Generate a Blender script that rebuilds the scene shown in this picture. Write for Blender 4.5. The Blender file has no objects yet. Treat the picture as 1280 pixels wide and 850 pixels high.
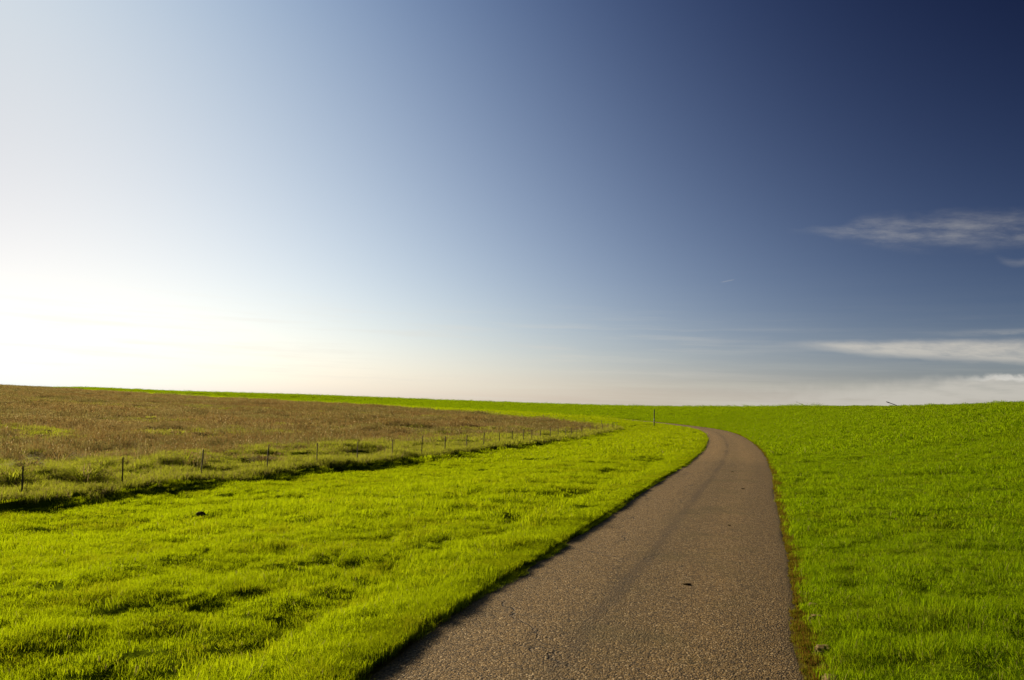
import bpy, bmesh, math, random
import numpy as np

random.seed(7)
rng = np.random.default_rng(11)
S = bpy.context.scene
COL = S.collection

# ------------------------------------------------------------------ camera
EYE = 1.75
cam_d = bpy.data.cameras.new('camera')
cam = bpy.data.objects.new('camera', cam_d)
COL.objects.link(cam)
cam_d.sensor_width = 36.0
cam_d.lens = 28.0
cam_d.clip_start = 0.05
cam_d.clip_end = 20000.0
cam.location = (0, 0, EYE)
cam.rotation_mode = 'XYZ'
from mathutils import Matrix, Euler, Vector
PITCH = math.atan(81 / 995.0)
ROLL = math.radians(2.0)
cam.rotation_euler = (Matrix.Rotation(math.pi / 2 + PITCH, 3, 'X') @ Matrix.Rotation(ROLL, 3, 'Z')).to_euler()
S.camera = cam

# ------------------------------------------------------------------ light and exposure
SUN_AZ = math.radians(-50)          # measured from +Y, clockwise positive
SUN_EL = math.radians(17)
SUN_DIR = Vector((math.sin(SUN_AZ) * math.cos(SUN_EL), math.cos(SUN_AZ) * math.cos(SUN_EL), math.sin(SUN_EL)))
sun_d = bpy.data.lights.new('sun', 'SUN')
sun_d.energy = 5.0
sun_d.angle = math.radians(0.5)
sun_d.color = (1.0, 0.85, 0.60)
sun = bpy.data.objects.new('sun', sun_d)
COL.objects.link(sun)
sun.rotation_euler = SUN_DIR.to_track_quat('Z', 'Y').to_euler()
sun.location = (-30, 20, 40)

S.view_settings.view_transform = 'Standard'
S.view_settings.look = 'None'
S.view_settings.gamma = 1.0
S.view_settings.exposure = 1.0
S.view_settings.use_curve_mapping = False
S.cycles.max_bounces = 6
S.cycles.diffuse_bounces = 3
S.cycles.transmission_bounces = 4
S.cycles.use_denoising = True
S.render.film_transparent = False


# ------------------------------------------------------------------ node helper
class Nd:
    """a socket with arithmetic"""
    def __init__(self, nt, sock):
        self.nt, self.s = nt, sock

    def _m(self, op, *others, clamp=False):
        n = self.nt.nodes.new('ShaderNodeMath')
        n.operation = op
        n.use_clamp = clamp
        for i, o in enumerate((self,) + others):
            if isinstance(o, Nd):
                self.nt.links.new(o.s, n.inputs[i])
            else:
                n.inputs[i].default_value = float(o)
        return Nd(self.nt, n.outputs[0])

    def __add__(self, o): return self._m('ADD', o)
    def __radd__(self, o): return self._m('ADD', o)
    def __sub__(self, o): return self._m('SUBTRACT', o)
    def __rsub__(self, o): return (self * -1.0)._m('ADD', o)
    def __mul__(self, o): return self._m('MULTIPLY', o)
    def __rmul__(self, o): return self._m('MULTIPLY', o)
    def __truediv__(self, o): return self._m('DIVIDE', o)
    def pow(self, e): return self._m('POWER', e)
    def max(self, e): return self._m('MAXIMUM', e)
    def min(self, e): return self._m('MINIMUM', e)
    def abs(self): return self._m('ABSOLUTE')
    def exp(self): return self._m('EXPONENT')

    def step(self, a, b, lo=0.0, hi=1.0):
        n = self.nt.nodes.new('ShaderNodeMapRange')
        n.interpolation_type = 'SMOOTHSTEP'
        self.nt.links.new(self.s, n.inputs[0])
        for i, v in zip((1, 2, 3, 4), (a, b, lo, hi)):
            if isinstance(v, Nd): self.nt.links.new(v.s, n.inputs[i])
            else: n.inputs[i].default_value = v
        return Nd(self.nt, n.outputs[0])


def mixc(nt, fac, a, b, mode='MIX'):
    n = nt.nodes.new('ShaderNodeMix')
    n.data_type = 'RGBA'
    n.blend_type = mode
    n.clamp_factor = True
    def put(sock, v):
        if isinstance(v, Nd): nt.links.new(v.s, sock)
        elif isinstance(v, (tuple, list)): sock.default_value = tuple(v) + ((1.0,) if len(v) == 3 else ())
        else: sock.default_value = v
    put(n.inputs['Factor'], fac)
    put([i for i in n.inputs if i.identifier == 'A_Color'][0], a)
    put([i for i in n.inputs if i.identifier == 'B_Color'][0], b)
    return Nd(nt, [o for o in n.outputs if o.identifier == 'Result_Color'][0])


def noise(nt, vec, scale, detail=2.0, rough=0.5, stretch=None, out=0):
    if stretch:
        m = nt.nodes.new('ShaderNodeMapping')
        m.inputs['Scale'].default_value = stretch
        nt.links.new(vec.s, m.inputs['Vector'])
        vec = Nd(nt, m.outputs[0])
    n = nt.nodes.new('ShaderNodeTexNoise')
    n.inputs['Scale'].default_value = scale
    n.inputs['Detail'].default_value = detail
    n.inputs['Roughness'].default_value = rough
    nt.links.new(vec.s, n.inputs['Vector'])
    return Nd(nt, n.outputs[out])


def comb(nt, x, y, z):
    n = nt.nodes.new('ShaderNodeCombineXYZ')
    for i, v in enumerate((x, y, z)):
        if isinstance(v, Nd): nt.links.new(v.s, n.inputs[i])
        else: n.inputs[i].default_value = v
    return Nd(nt, n.outputs[0])


# ------------------------------------------------------------------ sky
W = bpy.data.worlds.new('World')
S.world = W
W.use_nodes = True
nt = W.node_tree
nt.nodes.clear()
sky = nt.nodes.new('ShaderNodeTexSky')
sky.sky_type = 'NISHITA'
sky.sun_disc = False
sky.sun_elevation = SUN_EL
sky.sun_rotation = SUN_AZ
sky.air_density = 1.0
sky.dust_density = 1.2
sky.ozone_density = 3.0
tc = nt.nodes.new('ShaderNodeTexCoord')
D = Nd(nt, tc.outputs['Generated'])
sep = nt.nodes.new('ShaderNodeSeparateXYZ')
nt.links.new(D.s, sep.inputs[0])
dx, dy, dz = (Nd(nt, sep.outputs[i]) for i in range(3))
AZ = dx._m('ARCTAN2', dy) * 57.29578
EL = dz._m('ARCSINE') * 57.29578
cosg = dx * SUN_DIR.x + dy * SUN_DIR.y + dz * SUN_DIR.z
ang = cosg.max(-1).min(1)._m('ARCCOSINE') * 57.29578      # degrees from the sun
base = Nd(nt, sky.outputs[0])
SKYMODE = 1
if SKYMODE:
    # the air away from the sun is deep, clean and polarised; towards the sun it is bright and milky
    # (a smooth gain on the Nishita colours, over the angle from the sun and the height above the horizon)
    ga = ang.max(15).min(98) / 50.0 - 1.0
    ge = EL.max(0).min(32) / 16.0
    gh = (EL.max(0) / -3.0).exp()
    terms = (ga, ga * ga, ga * ga * ga, ge, ge * ge, ga * ge, gh, ga * gh, ga * ga * gh)
    GAIN = ((0.1973, -0.6419, -2.3012, 2.1314, -0.0479, -0.2096, -1.367, 0.2172, 1.739, 0.0049),
            (0.1086, -0.5489, -1.9534, 2.0327, -0.1784, -0.118, -1.3871, 0.3493, 1.084, 0.0636),
            (0.16, -0.2491, -1.4537, 1.4802, -0.3459, 0.014, -1.0843, 0.5932, 0.259, 0.0891))
    ch = []
    for row in GAIN:
        acc = terms[0] * row[1] + row[0]
        for t_, w_ in zip(terms[1:], row[2:]):
            acc = acc + t_ * w_
        ch.append(acc.exp())
    c = mixc(nt, 1.0, base, comb(nt, *ch), 'MULTIPLY')
    low = (EL.max(0) / -5.0).exp() * ((ang / 42.0).pow(3.0) * -1.0).exp() * 1.5
    c = mixc(nt, 1.0, c, comb(nt, low, low * 0.97, low * 0.8), 'ADD')
    # thin streaks of cream haze lying on the horizon
    pat = noise(nt, comb(nt, AZ * 0.05, EL * 1.3, 3.0), 1.0, 5, 0.6)
    hz = (ang / 40.0 * -1.0).exp() * 9.0 + 4.9
    hzm = (EL.max(0) / 2.0 * -1.0).exp() * pat.step(0.38, 0.7, 0.3, 1.0) * ang.step(35, 55) * 0.6
    c = mixc(nt, hzm, c, comb(nt, hz, hz * 1.0, hz * 0.84))
    # clouds
    q = comb(nt, AZ * 0.16, EL * 0.9, 1.7)
    w1 = noise(nt, q, 1.6, 6, 0.62)
    w2 = noise(nt, comb(nt, AZ * 0.5, EL * 1.6, 9.0), 1.0, 5, 0.6)
    grow = AZ.step(19.0, 27, 0, 1)
    drift = noise(nt, comb(nt, AZ * 0.28, 0.0, 8.0), 1.0, 3, 0.5) - 0.5
    ctr = 12.3 - (AZ - 21.0) * 0.05 + (w2 - 0.5) * 0.9 + drift * 1.1
    th = (grow * 0.95 + 0.15) * (drift * 1.2 + 1.0)
    wisp = noise(nt, comb(nt, AZ * 0.32, EL * 1.25 + AZ * 0.1, 5.0), 1.0, 7, 0.65)
    m1 = ((EL - ctr).abs() / th).step(0.1, 1.4, 1.0, 0.0) * AZ.step(18.5, 25, 0, 1) * wisp.step(0.3, 0.8, 0.08, 1.0) * 0.33
    curl = ((AZ - 32.6) * (AZ - 32.6) * 0.35 + 9.65 - EL).abs().step(0.0, 0.35, 1, 0) * (AZ - 32.6).abs().step(0.5, 1.3, 1, 0) * wisp.step(0.35, 0.6) * 0.12
    up = EL - (4.85 + (w2 - 0.5) * 0.35 + AZ.step(20, 34) * 0.1)
    g2 = AZ.step(18, 27, 0, 1)
    dn = (4.7 - g2 * 0.75 - AZ.step(25, 36) * 0.45 + (wisp - 0.5) * 0.7) - EL
    m2 = up.step(-0.25, 0.3, 1, 0) * dn.step(-0.3, 0.25, 1, 0) * AZ.step(16.5, 24, 0, 1) * wisp.step(0.3, 0.62, 0.5, 1.0) * 0.85
    bil = noise(nt, comb(nt, AZ * 1.3, EL * 1.3, 4.0), 1.0, 4, 0.5)
    topc = 2.1 + AZ.step(19, 31) * 0.8 + (bil - 0.5) * 0.6 + (w2 - 0.5) * 0.5
    m3 = (EL - topc).step(-1.2 + AZ.step(27, 32) * 0.9, 0.25 - AZ.step(27, 32) * 0.15, 1, 0) * AZ.step(8, 26, 0.0, 1.0) * w1.step(0.25, 0.55, 0.6, 1.0) * 0.85
    edge = (EL - topc + 0.16).abs().step(0, 0.3, 1, 0) * AZ.step(28.5, 31.5)
    thin = (EL - 5.45 - (w2 - 0.5) * 0.3).abs().step(0, 0.3, 1, 0) * AZ.step(26, 34) * wisp.step(0.3, 0.6) * 0.3
    m1 = (m1 + curl + thin).min(1)
    st = noise(nt, comb(nt, AZ * 0.09, EL * 1.7, 14.0), 1.0, 5, 0.6)
    m4 = st.step(0.46, 0.7) * EL.step(0.3, 2.0) * EL.step(4.5, 8.0, 1, 0) * AZ.step(-34, -8, 0.8, 0.35) * AZ.step(8, 22, 1.0, 0.3)
    cb = (ang / 28.0 * -1.0).exp() * 12.0 + 4.9
    cc = comb(nt, cb, cb * 0.95, cb * 0.85)
    c = mixc(nt, m4 * 0.75, c, cc)
    c = mixc(nt, m1, c, cc)
    c = mixc(nt, m2, c, cc)
    c = mixc(nt, m3, c, cc)
    cw = cb * 1.45
    c = mixc(nt, edge * m3 * 0.8, c, comb(nt, cw, cw * 0.97, cw * 0.9))
    # short vapour trails
    for (a0, e0, a1, e1) in ((14.6, 9.0, 15.7, 9.22),):
        tt = (AZ - a0) / (a1 - a0)
        le = e0 + tt * (e1 - e0)
        mk = (EL - le).abs().step(0.0, 0.07, 1, 0) * tt.step(0, 0.3) * tt.step(0.7, 1.0, 1, 0)
        c = mixc(nt, mk * 0.16, c, cc)
else:
    c = base
bg = nt.nodes.new('ShaderNodeBackground')
bg.inputs['Strength'].default_value = 0.0512
nt.links.new(c.s, bg.inputs['Color'])
wo = nt.nodes.new('ShaderNodeOutputWorld')
nt.links.new(bg.outputs[0], wo.inputs['Surface'])


# ------------------------------------------------------------------ numeric helpers
def vhash(ix, iy, seed):
    h = (ix.astype(np.int64) * 374761393 + iy.astype(np.int64) * 668265263 + seed * 974634777) & 0xFFFFFFFF
    h = ((h ^ (h >> 13)) * 1274126177) & 0xFFFFFFFF
    h = (h ^ (h >> 16)) & 0xFFFFFFFF
    return h.astype(np.float64) / 4294967295.0


def vnoise(x, y, seed=0):
    ix, iy = np.floor(x), np.floor(y)
    fx, fy = x - ix, y - iy
    ux, uy = fx * fx * fx * (fx * (fx * 6 - 15) + 10), fy * fy * fy * (fy * (fy * 6 - 15) + 10)
    a, b = vhash(ix, iy, seed), vhash(ix + 1, iy, seed)
    c_, d = vhash(ix, iy + 1, seed), vhash(ix + 1, iy + 1, seed)
    return (a * (1 - ux) + b * ux) * (1 - uy) + (c_ * (1 - ux) + d * ux) * uy - 0.5


def fbm(x, y, wl, octaves=3, seed=0, gain=0.5):
    t, amp, n = 0.0, 1.0, 0.0
    ca, sa = math.cos(0.6), math.sin(0.6)
    px, py = x / wl, y / wl
    for o in range(octaves):
        t = t + amp * vnoise(px, py, seed + 17 * o)
        n += amp
        amp *= gain
        px, py = (px * ca - py * sa) * 2.03 + 11.3, (px * sa + py * ca) * 2.03 - 5.1
    return t / n * 2.0      # about -1..1


def sst(x, a, b):
    t = np.clip((x - a) / (b - a), 0, 1)
    return t * t * (3 - 2 * t)


def spline(P, step):
    P = np.array(P, float)
    P = np.vstack([2 * P[0] - P[1], P, 2 * P[-1] - P[-2]])
    out = []
    for i in range(1, len(P) - 2):
        p0, p1, p2, p3 = P[i - 1:i + 3]
        n = max(2, int(np.linalg.norm(p2[:2] - p1[:2]) / step))
        t = (np.arange(n) / n)[:, None]
        out.append(0.5 * (2 * p1 + (p2 - p0) * t + (2 * p0 - 5 * p1 + 4 * p2 - p3) * t * t + (3 * p1 - p0 - 3 * p2 + p3) * t ** 3))
    out.append(P[-2][None])
    return np.vstack(out)


def near_line(x, y, L):
    """distance to a polyline, side (+1 right of its direction), value of the third column, arc length"""
    best = np.full(x.shape, 1e18)
    side = np.zeros(x.shape)
    val = np.zeros(x.shape)
    arc = np.zeros(x.shape)
    s0 = 0.0
    for i in range(len(L) - 1):
        a, b = L[i], L[i + 1]
        vx, vy = b[0] - a[0], b[1] - a[1]
        l2 = vx * vx + vy * vy
        t = ((x - a[0]) * vx + (y - a[1]) * vy) / l2
        np.clip(t, 0, 1, out=t)
        ex, ey = x - a[0] - t * vx, y - a[1] - t * vy
        d2 = ex * ex + ey * ey
        m = d2 < best
        best = np.where(m, d2, best)
        side = np.where(m, np.where(vx * ey - vy * ex < 0, 1.0, -1.0), side)
        if len(a) > 2:
            val = np.where(m, a[2] + t * (b[2] - a[2]), val)
        ln = math.sqrt(l2)
        arc = np.where(m, s0 + t * ln, arc)
        s0 += ln
    return np.sqrt(best), side, val, arc


def inside(x, y, poly):
    r = np.zeros(x.shape, bool)
    n = len(poly)
    for i in range(n):
        x0, y0 = poly[i][:2]
        x1, y1 = poly[(i + 1) % n][:2]
        if y0 == y1: continue
        c_ = ((y0 > y) != (y1 > y)) & (x < (x1 - x0) * (y - y0) / (y1 - y0) + x0)
        r ^= c_
    return r


# ------------------------------------------------------------------ plan of the place (metres)
HW = 1.42                                            # half width of the road
R_EDGE = [(-0.4, -14), (0.2, -5), (0.82, 0), (2.08, 5.4), (2.88, 7.9), (3.96, 11.3), (6.0, 17.8), (8.5, 25.7), (12.2, 38.5), (16.5, 55.4),
          (20.0, 72.1), (21.6, 84.9), (22.0, 96.7), (21.8, 107), (21.1, 119), (19.7, 132), (17.2, 143.5), (12.5, 158), (5.0, 174),
          (-8, 192), (-25, 210), (-60, 235), (-110, 262), (-170, 290), (-240, 318)]
RE = spline(R_EDGE, 1.2)
tan = np.gradient(RE, axis=0)
tan /= np.linalg.norm(tan, axis=1)[:, None]
CL = RE + HW * np.stack([-tan[:, 1], tan[:, 0]], 1)  # centre line, left of the right edge
FENCE_PTS = [(-10.2, 17.0), (-9.25, 19.4), (-8.35, 22.0), (-7.35, 24.6), (-6.45, 27.2), (-5.55, 29.6), (-4.55, 31.7), (-3.65, 34.0), (-2.9, 36.8),
             (-2.05, 39.5), (-1.3, 42.0), (-0.5, 44.2), (0.2, 46.3), (0.9, 48.3), (1.45, 50.2), (2.05, 52.0), (2.8, 54.2), (3.5, 56.8), (4.25, 59.5),
             (4.85, 62.0), (5.45, 64.3), (6.05, 66.7), (7.2, 71.0), (8.2, 74.8), (9.2, 78.6), (10.2, 82.6), (11.2, 86.7), (12.2, 90.6)]
FENCE_FAR = [(12.4, 94.5), (11.4, 98.5), (9.6, 102.5), (7.3, 106.5), (4.7, 110.5), (1.8, 114.5), (-1.3, 118.5), (-4.6, 122.4), (-8.0, 126.2), (-11.6, 130.0)]
FENCE_NEAR = [(-22.0, -12.0), (-19.0, -5.0), (-16.2, 2.0), (-13.3, 9.3), (-11.15, 14.6)]
FL = spline(FENCE_NEAR + FENCE_PTS + FENCE_FAR, 1.5)
FIELD_FAR = [(-30, 150), (-51, 170), (-82, 190), (-116, 210), (-141, 222), (-200, 243), (-300, 262)]
FIELD = [tuple(p) for p in FL] + FIELD_FAR + [(-340, 100), (-120, -40)]
CREST = spline([(20.0, -30, 2.85), (22.5, 0, 2.85), (26.2, 25, 2.85), (30.2, 46.9, 2.85), (34.2, 62.9, 2.85), (38.6, 81.4, 2.86), (41.5, 105, 2.95), (43.0, 140, 2.76),
                (41, 180, 2.6), (30, 217, 2.43), (5, 252, 2.43), (-30, 285, 2.7), (-80, 315, 2.97), (-140, 345, 2.72), (-190, 366, 3.05), (-206, 374, 2.5), (-240, 390, 0.5),
                (-330, 430, -1.5)], 3.0)

# thin-plate ground between road, fence and the mound of the field
ctl = [(p[0], p[1], 0.0) for p in CL[::6]]
ctl += [(p[0], p[1], -0.5 + (0.8 * max(0.0, min(1.0, (p[1] - 92) / 38.0)))) for p in FL[::4]]
ctl += [(-30, 150, 0.55), (-51, 170, 0.70), (-82, 190, 1.15), (-116, 210, 1.62), (-141, 222, 2.0), (-200, 243, 2.3), (-300, 262, 2.4), (-340, 100, 1.9), (-120, -40, -0.4),
        (-60, 60, -0.1), (-100, 130, 0.75), (-35, 95, -0.15), (-160, 60, 0.6), (-6, 85, -0.35), (-14, 8, -0.55), (0, -40, -0.2)]
ctl = np.array(ctl)


def U(r2): return np.where(r2 > 1e-12, 0.5 * r2 * np.log(np.maximum(r2, 1e-12)), 0.0)


def tps_fit(c_, lam):
    n = len(c_)
    x, y = c_[:, 0] / 100, c_[:, 1] / 100
    K = U((x[:, None] - x) ** 2 + (y[:, None] - y) ** 2) + lam * np.eye(n)
    P = np.stack([np.ones(n), x, y], 1)
    A = np.block([[K, P], [P.T, np.zeros((3, 3))]])
    return np.linalg.solve(A, np.concatenate([c_[:, 2], np.zeros(3)]))


TW = tps_fit(ctl, 2e-4)


def tps(x, y):
    x, y = np.clip(x, -340, 120) / 100, np.clip(y, -60, 330) / 100
    z = TW[-3] + TW[-2] * x + TW[-1] * y
    for (cx, cy, _), w in zip(ctl, TW):
        z = z + w * U((x - cx / 100) ** 2 + (y - cy / 100) ** 2)
    return z


def survey(x, y):
    """ground height and everything the plants need to know about a place"""
    x, y = np.asarray(x, float), np.asarray(y, float)
    dc, sc, _, arc = near_line(x, y, CL)
    u = dc * sc                                       # signed offset from the road's centre, + to the right
    dk, sk, zk, _ = near_line(x, y, CREST)
    df, sf, _, farc = near_line(x, y, FL)
    fld = inside(x, y, FIELD)
    fs = np.where(fld, df, -df)                       # + inside the field
    z = tps(x, y)
    out_l = np.maximum(-u - HW, 0)
    out_r = np.maximum(u - HW, 0)
    # the bank along the meadow side of the fence: a low step down to the mown meadow
    nearf = np.where(fs < 0, sst(-fs, 0.15, 1.0) * (1 - sst(-fs, 3.0, 9.0)), 0) * sst(out_l, 1.0, 5.0)
    z = z - 0.26 * nearf
    z = np.where(u > 0, 0.0, z) * sst(dc, HW, HW + 1.5)
    # lip of turf and worn hollow beside the left edge
    nz = fbm(arc, np.zeros_like(arc), 2.2, 2, 5)
    z = z + np.where(u < 0, 0.045 * np.exp(-(out_l / 0.55) ** 2) - (0.065 + 0.09 * nz) * np.exp(-((out_l - 1.15) / 0.35) ** 2), 0.0)
    z = z + np.where(u > 0, 0.02 * sst(out_r, 0, 0.3), 0.0)
    # the dike
    t = out_r / (out_r + dk + 1e-6)
    p = 0.55 * t + 0.45 * t * t * (3 - 2 * t)
    zin = z + (zk - z) * p
    zout = np.maximum(zk - 0.3 * dk * dk / (dk + 4.0), -3.0)
    crest_out = sk > 0
    zz = np.where(u > 0, np.where(crest_out, zout, zin), np.where(crest_out & (dc > 20), zout, z))
    far = np.hypot(x, y)
    zz = np.where(far > 520, np.minimum(zz, -3.0), zz)
    # hummocks
    off = np.abs(u) - HW
    mask = sst(off, 0.0, 0.5)
    am = np.where(u > 0, 0.75, 1.0)
    h = 0.085 * fbm(x, y, 2.6, 2, 3) + 0.064 * fbm(x, y, 0.7, 2, 4) + 0.034 * fbm(x, y, 0.42, 1, 9) - 0.025 * np.maximum(fbm(x, y, 0.95, 2, 8) - 0.15, 0) + 0.02 * fbm(x, y, 0.28, 1, 6)
    ff = sst(fs, 0.2, 3.0)
    h = h * (1 + 0.8 * ff) + ff * (0.13 * np.maximum(fbm(x, y, 1.9, 2, 21), 0) + 0.36 * np.maximum(fbm(x, y, 5.0, 2, 22) - 0.08, 0))
    zz = zz + h * mask * am * (1 - 0.5 * sst(far, 60, 160))
    zz = np.where(off < -0.13, -0.07, np.where(off < 0.04, np.minimum(zz, -0.004), zz))
    return dict(z=zz, u=u, off=off, arc=arc, fs=fs, field=fld, crest=crest_out, dk=dk, far=far)


def ground_z(x, y):
    return float(survey(np.array([x]), np.array([y]))['z'][0])


# ------------------------------------------------------------------ object helpers
def tag(o, label=None, cat=None, group=None, kind=None):
    if label: o['label'] = label
    if cat: o['category'] = cat
    if group: o['group'] = group
    if kind: o['kind'] = kind
    return o


def mesh_obj(name, verts, faces, mat=None, parent=None, smooth=False, link=True):
    me = bpy.data.meshes.new(name)
    me.from_pydata([tuple(v) for v in verts], [], [tuple(f) for f in faces])
    me.update()
    if smooth:
        me.polygons.foreach_set('use_smooth', np.ones(len(me.polygons), bool))
    if mat: me.materials.append(mat)
    o = bpy.data.objects.new(name, me)
    if link: COL.objects.link(o)
    if parent: o.parent = parent
    return o


def bm_obj(name, bm, mat=None, parent=None, smooth=False):
    me = bpy.data.meshes.new(name)
    bm.normal_update()
    bm.to_mesh(me)
    bm.free()
    if smooth:
        me.polygons.foreach_set('use_smooth', np.ones(len(me.polygons), bool))
    if mat: me.materials.append(mat)
    o = bpy.data.objects.new(name, me)
    COL.objects.link(o)
    if parent: o.parent = parent
    return o


def empty(name, loc):
    o = bpy.data.objects.new(name, None)
    COL.objects.link(o)
    o.location = loc
    o.empty_display_size = 0.2
    return o


def new_mat(name):
    m = bpy.data.materials.new(name)
    m.use_nodes = True
    t = m.node_tree
    t.nodes.clear()
    out = t.nodes.new('ShaderNodeOutputMaterial')
    return m, t, out


def geo_pos(t):
    g = t.nodes.new('ShaderNodeNewGeometry')
    return Nd(t, g.outputs['Position'])


def attr(t, name, out='Fac'):
    a = t.nodes.new('ShaderNodeAttribute')
    a.attribute_name = name
    return Nd(t, a.outputs[out])


def principled(t, color, rough=0.8, spec=0.2, normal=None):
    b = t.nodes.new('ShaderNodeBsdfPrincipled')
    if isinstance(color, Nd): t.links.new(color.s, b.inputs['Base Color'])
    else: b.inputs['Base Color'].default_value = tuple(color) + (1,)
    if isinstance(rough, Nd): t.links.new(rough.s, b.inputs['Roughness'])
    else: b.inputs['Roughness'].default_value = rough
    b.inputs['Specular IOR Level'].default_value = spec
    if normal: t.links.new(normal.s, b.inputs['Normal'])
    return b


def bump(t, h, strength=0.5, dist=0.01):
    b = t.nodes.new('ShaderNodeBump')
    b.inputs['Strength'].default_value = strength
    b.inputs['Distance'].default_value = dist
    t.links.new(h.s, b.inputs['Height'])
    return Nd(t, b.outputs[0])


# ------------------------------------------------------------------ materials
def blade_mat(name, dark, light, trans, straw=(0.30, 0.24, 0.09), straw_amt=0.03, tr=0.45, wl=0.35):
    """leaf blades: some light goes through; hue wanders from place to place and blade to blade"""
    m, t, out = new_mat(name)
    p = geo_pos(t)
    n1 = noise(t, p, wl, 3, 0.6)
    n2 = noise(t, p, 2.6, 2, 0.5)
    tint = attr(t, 'tint')
    f = n1 * 0.5 + n2 * 0.25 + tint * 0.5
    f = f.step(0.25, 0.95)
    c = mixc(t, f, dark, light)
    c = mixc(t, tint.step(1.0 - straw_amt, 1.0 - straw_amt + 0.01), c, straw)
    tc_ = mixc(t, f, tuple(v * 0.8 for v in trans), trans)
    # drifts of a duller, browner kind of grass among the rest
    dull = (noise(t, p, 1.1, 3, 0.6) * 0.7 + tint * 0.3).step(0.54, 0.74) * 0.7
    c = mixc(t, dull, c, (light[0] * 1.05, light[1] * 0.72, light[2] * 2.5))
    tc_ = mixc(t, dull, tc_, (trans[0] * 0.85, trans[1] * 0.62, trans[2] * 2.5))
    tc_ = mixc(t, tint.step(1.0 - straw_amt, 1.0 - straw_amt + 0.01), tc_, straw)
    b = principled(t, c, 0.7, 0.0)
    tl = t.nodes.new('ShaderNodeBsdfTranslucent')
    t.links.new(tc_.s, tl.inputs['Color'])
    mx = t.nodes.new('ShaderNodeMixShader')
    mx.inputs[0].default_value = tr
    t.links.new(b.outputs[0], mx.inputs[1])
    t.links.new(tl.outputs[0], mx.inputs[2])
    t.links.new(mx.outputs[0], out.inputs[0])
    return m


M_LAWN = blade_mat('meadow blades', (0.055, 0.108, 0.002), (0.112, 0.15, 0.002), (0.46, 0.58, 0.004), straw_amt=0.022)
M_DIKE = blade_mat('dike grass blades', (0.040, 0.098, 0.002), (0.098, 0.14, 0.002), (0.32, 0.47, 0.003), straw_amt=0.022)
M_ROUGH = blade_mat('rough grass blades', (0.065, 0.10, 0.006), (0.145, 0.155, 0.015), (0.44, 0.48, 0.03), straw_amt=0.22)
M_MOSS = blade_mat('roadside moss', (0.085, 0.10, 0.006), (0.17, 0.14, 0.01), (0.26, 0.25, 0.012), straw=(0.17, 0.075, 0.015), straw_amt=0.3, tr=0.3)


def dry_mat(name):
    m, t, out = new_mat(name)
    p = geo_pos(t)
    tint = attr(t, 'tint')
    a = noise(t, p, 0.11, 4, 0.6, (0.6, 1.0, 1.0))
    b_ = noise(t, p, 0.045, 3, 0.6)
    d = noise(t, p, 0.7, 3, 0.6)
    jit = (tint - 0.5) * 0.35
    rust, olive, pale = (0.178, 0.114, 0.039), (0.15, 0.135, 0.04), (0.31, 0.25, 0.10)
    c = mixc(t, (a + jit).step(0.42, 0.6), rust, olive)
    c = mixc(t, (b_ * 0.6 + d * 0.4 + jit).step(0.5, 0.78) * 0.85, c, pale)
    c = mixc(t, tint.step(0.975, 0.98), c, (0.36, 0.29, 0.16))
    b = principled(t, c, 0.7, 0.05)
    tl = t.nodes.new('ShaderNodeBsdfTranslucent')
    c2 = mixc(t, 1.0, c, (1.5, 1.5, 1.4), 'MULTIPLY')
    t.links.new(c2.s, tl.inputs['Color'])
    mx = t.nodes.new('ShaderNodeMixShader')
    mx.inputs[0].default_value = 0.42
    t.links.new(b.outputs[0], mx.inputs[1])
    t.links.new(tl.outputs[0], mx.inputs[2])
    t.links.new(mx.outputs[0], out.inputs[0])
    return m


M_DRY = dry_mat('dry field stems')


def ground_mat():
    m, t, out = new_mat('ground soil and turf')
    p = geo_pos(t)
    fld = attr(t, 'field')
    n1 = noise(t, p, 0.35, 4, 0.6)
    n2 = noise(t, p, 9.0, 3, 0.6)
    n3 = noise(t, p, 0.05, 3, 0.6)
    g = mixc(t, (n1 * 0.6 + n2 * 0.5).step(0.3, 0.8), (0.05, 0.085, 0.003), (0.105, 0.135, 0.004))
    b_ = mixc(t, (n3 * 0.6 + n2 * 0.4).step(0.3, 0.7), (0.105, 0.08, 0.032), (0.15, 0.122, 0.045))
    c_ = mixc(t, fld, g, b_)
    soil = mixc(t, n2.step(0.35, 0.65), (0.06, 0.043, 0.012), (0.10, 0.085, 0.014))
    c_ = mixc(t, attr(t, 'verge'), c_, soil)
    h = n2 + noise(t, p, 40.0, 2, 0.6) * 0.4
    b = principled(t, c_, 1.0, 0.0, bump(t, h, 0.5, 0.03))
    t.links.new(b.outputs[0], out.inputs[0])
    return m


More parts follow.
